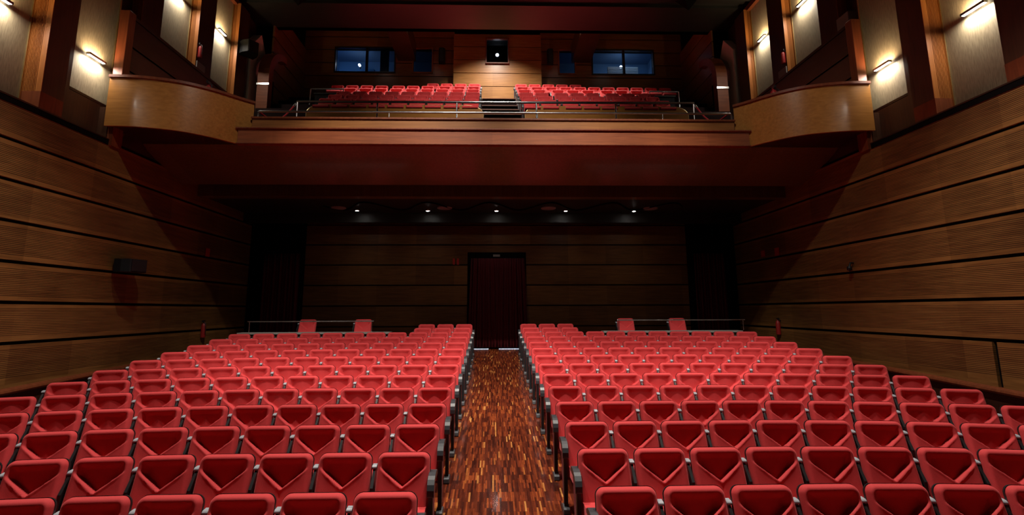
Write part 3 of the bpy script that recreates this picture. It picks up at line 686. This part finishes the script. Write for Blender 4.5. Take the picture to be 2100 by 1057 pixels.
# ---------------------------------------------------------------- theatre seats
def back_mesh(nu=54, nv=54):
    """front cushion of the backrest: rounded rim, V crease with a recessed field above it; local x across, y towards the rear, z up"""
    Lh, tilt = .57, math.radians(17)
    r = .068; T = .066
    sv = [Lh*(k/nv) for k in range(nv+1)]
    sv = [.0]+[Lh*(1-(1-k/nv)**1.25) for k in range(1, nv+1)]
    rows = []
    def hw(s):
        b = .257-.014*(s/Lh)
        if s > Lh-r: b -= r-math.sqrt(max(r*r-(s-(Lh-r))**2, 0))
        return b
    def sst(a, b, x): x = max(0, min(1, (x-a)/(b-a))); return x*x*(3-2*x)
    sa = Lh-.305
    def height(u, s):
        e = min(hw(s)-abs(u), (Lh-s)*1.0, s*1.5+.004)
        # distance to the rounded outline near the top corners
        cxr = (.257-.014*(s/Lh))-r
        if s > Lh-r and abs(u) > cxr: e = r-math.hypot(abs(u)-cxr, s-(Lh-r))
        e = max(e, 0); q = min(e/.050, 1); h = T*math.sqrt(max(0, 1-(1-q)**2))
        vl = sa+abs(u)*.78
        inside = s-vl
        fade = sst(.018, .105, e)
        if inside > 0:
            topd = max(Lh-.055-vl, .02); t = min(1, inside/topd)
            dep = .070*sst(0, .016, inside)*(1-t**1.3*.75)
            h -= dep*fade
        else:
            # soft ridge along the V, shallow dish below, short seam under the apex
            h += .006*math.exp(-(inside/.018)**2)*fade
            h -= .004*sst(0, .12, -inside)*fade
            if abs(u) < .012 and -.075 < inside < -.004: h -= .004*(1-abs(u)/.012)
        return h
    v, f = [], []
    ct, st = math.cos(tilt), math.sin(tilt)
    us = [math.sin(math.pi/2*(2*i/nu-1)*.92)/math.sin(math.pi/2*.92) for i in range(nu+1)]
    for s in sv:
        for uu in us:
            u = uu*hw(s); h = height(u, s)
            # origin: top of the back at y=0; base at z=.33
            y = -(Lh-s)*st-h*ct+.02; z = .88-T*.2*0-(Lh-s)*ct+h*st
            v.append((u, y, z-.006))
    n = nu+1
    f = [(j*n+i, j*n+i+1, (j+1)*n+i+1, (j+1)*n+i) for j in range(nv) for i in range(nu)]
    return v, f, hw, Lh, ct, st
v, f, hw, Lh, ct, st = back_mesh()
seat0 = thing('theatre_seat', 'x', 'seat')
m = MB(); m.add(v, f, 0, True); m.build('backrest', M_SEAT, seat0)
def shell(hwf, Lh, ct, st):
    m = MB(); ns = 22; vv = []
    ss = [Lh*(1-(1-k/ns)**1.6) for k in range(ns+1)]
    for s in ss:
        b = hwf(s)+.004
        for u, d in ((-b, .004), (-b, -.018), (-b+.03, -.035), (b-.03, -.035), (b, -.018), (b, .004)):
            y = -(Lh-s)*st-d*ct+.02; z = .88-(Lh-s)*ct+d*st+.004*(s/Lh)
            vv.append((u, y, z-.006))
    n = 6; ff = [(j*n+i, (j+1)*n+i, (j+1)*n+i+1, j*n+i+1) for j in range(ns) for i in range(n-1)]
    ff += [tuple(range(n)), tuple(ns*n+i for i in range(n))[::-1]]
    m.add(vv, ff, 0, True); return m
shell(hw, Lh, ct, st).build('back_shell', M_PLAS, seat0)
m = MB()
pr = [(-.56, .36), (-.575, .40), (-.56, .445), (-.50, .465), (-.14, .45), (-.10, .42), (-.10, .36)]
m.prism(pr, 'X', -.235, .235, 0); m.build('seat_cushion', M_SEAT, seat0, bevel=.02)
def stanchion(x, name='stanchion'):
    m = MB()
    m.prism([(-.15, .30), (-.02, .30), (.055, .70), (.055, .74), (-.02, .74), (-.13, .6)], 'X', x-.013, x+.013)
    m.prism([(-.13, 0), (-.05, 0), (-.05, .32), (-.13, .32)], 'X', x-.014, x+.014)
    m.box(x-.02, x+.02, -.2, .04, -.02, .02)
    o = m.build(name, M_PLAS, seat0)
    c = MB(); c.prism([(-.03, .738), (-.03, .756), (-.015, .768), (.04, .772), (.05, .738)], 'X', x-.022, x+.022); c.build('arm_cap', M_CAP, seat0, bevel=.006)
    return o
stanchion(-PW/2)
def end_arm(root, x, s):
    """aisle end: curved grey armrest, black post, red side panel, grey foot"""
    m = MB(); out = [(.09, .69), (.05, .708), (.0, .715), (-.06, .713), (-.12, .70), (-.165, .68), (-.20, .645), (-.218, .60), (-.222, .54), (-.19, .54), (-.18, .60), (-.15, .635), (-.10, .655), (.09, .66)]
    m.prism(out, 'X', x-.032, x+.032, 0, False); m.build('armrest', M_ARM, root, bevel=.012)
    m = MB(); m.prism([(-.215, .56), (-.16, .56), (-.13, .3), (-.12, .03), (-.19, .03), (-.2, .3)], 'X', x-.02, x+.02); m.build('end_post', M_PLAS, root, bevel=.006)
    m = MB(); m.prism([(-.17, .62), (.04, .66), (-.06, .12), (-.15, .12)], 'X', x-.017, x+.017); m.build('side_panel', M_SEATD, root, bevel=.005)
    m = MB(); m.prism([(-.24, -.02), (-.02, -.02), (-.03, .03), (-.15, .06), (-.235, .035)], 'X', x-.032, x+.032); m.build('foot', M_FOOT, root, bevel=.01)
# the other kinds: aisle seat of the left block (arm on +X), aisle seat of the right block (arm on -X instead of the stanchion)
seatL = copy_tree(seat0); end_arm(seatL, PW/2, 1)
seatR = copy_tree(seat0)
for c in list(seatR.children):
    if c.name.startswith(('stanchion', 'arm_cap')): bpy.data.objects.remove(c)
end_arm(seatR, -PW/2, -1)
# outer seat of the right block needs a stanchion on its right as well
ORD = ['first', 'second', 'third', 'fourth', 'fifth', 'sixth', 'seventh', 'eighth', 'ninth', 'tenth', 'eleventh', 'twelfth', 'thirteenth', 'fourteenth']
def place(src, x, y, z, rz, label, group):
    o = copy_tree(src); o.location = (x, y, z); o.rotation_euler = (0, 0, rz); o['label'] = label; o['category'] = 'seat'; o['group'] = group
    return o
def seat_pos(side, i, k):
    X = (AR+.275+k*PW) if side > 0 else -(AL+.25+k*PW)
    D = D0+i*RP+(-.0537 if side < 0 else 0)
    u = abs(X-XC)-XS; z = top_z(i)-.88; sg = 1 if X > XC else -1
    if u <= 0: return X, D, z, 0
    return XC+sg*(XS+math.sin(u/RAD)*RAD), D-(1-math.cos(u/RAD))*RAD, z, -sg*u/RAD
vis = {0: (6, 7), 1: (8, 8), 2: (10, 10)}
for side, wd in ((-1, 'left'), (1, 'right')):
    for i in range(14):
        n = 11
        if i >= 12: n = 3
        elif i in vis: n = vis[i][0 if side < 0 else 1]
        for k in range(n):
            x, y, z, rz = seat_pos(side, i, k)
            src = (seatL if side < 0 else seatR) if k == 0 else seat0
            place(src, x, y, z, rz, 'red stalls seat, %s block, %s row from the front, %s from the aisle' % (wd, ORD[i], ORD[k]), 'red seats in the stalls')
# two single seats each side behind the low partition
for x, lab in ((-5.42, 'left one of the two lone red seats behind the left low partition'), (-3.80, 'right one of the two lone red seats behind the left low partition'),
               (3.98, 'left one of the two lone red seats behind the right low partition'), (5.53, 'right one of the two lone red seats behind the right low partition')):
    place(seat0, x, 15.4, 2.06-.88, 0, lab, 'lone red seats at the back')
# balcony seats: inner edges x, per row
BL = [-.42-.5*0-.25, -.43-.25, -.44-.25, -.47-.25, -.48-.25, -.48-.25]
for j in range(6):
    y = 15.1+.85*j; z = 7.94+.5*j
    nL = (9, 9, 9, 9, 10, 4)[j]
    for k in range(nL):
        x = BL[j]-k*.558-(.08 if (j == 4 and k >= 3) else 0)-(.08 if (j == 4 and k >= 6) else 0)
        place(seatL if k == 0 else seat0, x, y, z, 0, 'red balcony seat, left block, %s row from the front, %s from the aisle' % (ORD[j], ORD[k]), 'red seats on the balcony')
    nR = (8, 8, 8, 8, 11, 5)[j]
    for k in range(nR):
        x = (.96, .93, .92, .92, .92, .90)[j]+.25+k*.552
        if j < 4: x += (.13 if k >= 2 else 0)+(.14 if k >= 5 else 0)
        place(seatR if k == 0 else seat0, x, y, z, 0, 'red balcony seat, right block, %s row from the front, %s from the aisle' % (ORD[j], ORD[k]), 'red seats on the balcony')
for r_ in (seat0, seatL, seatR):
    for c in list(r_.children): bpy.data.objects.remove(c)
    bpy.data.objects.remove(r_)
for o in bpy.data.objects:
    if '_w' in o: del o['_w']
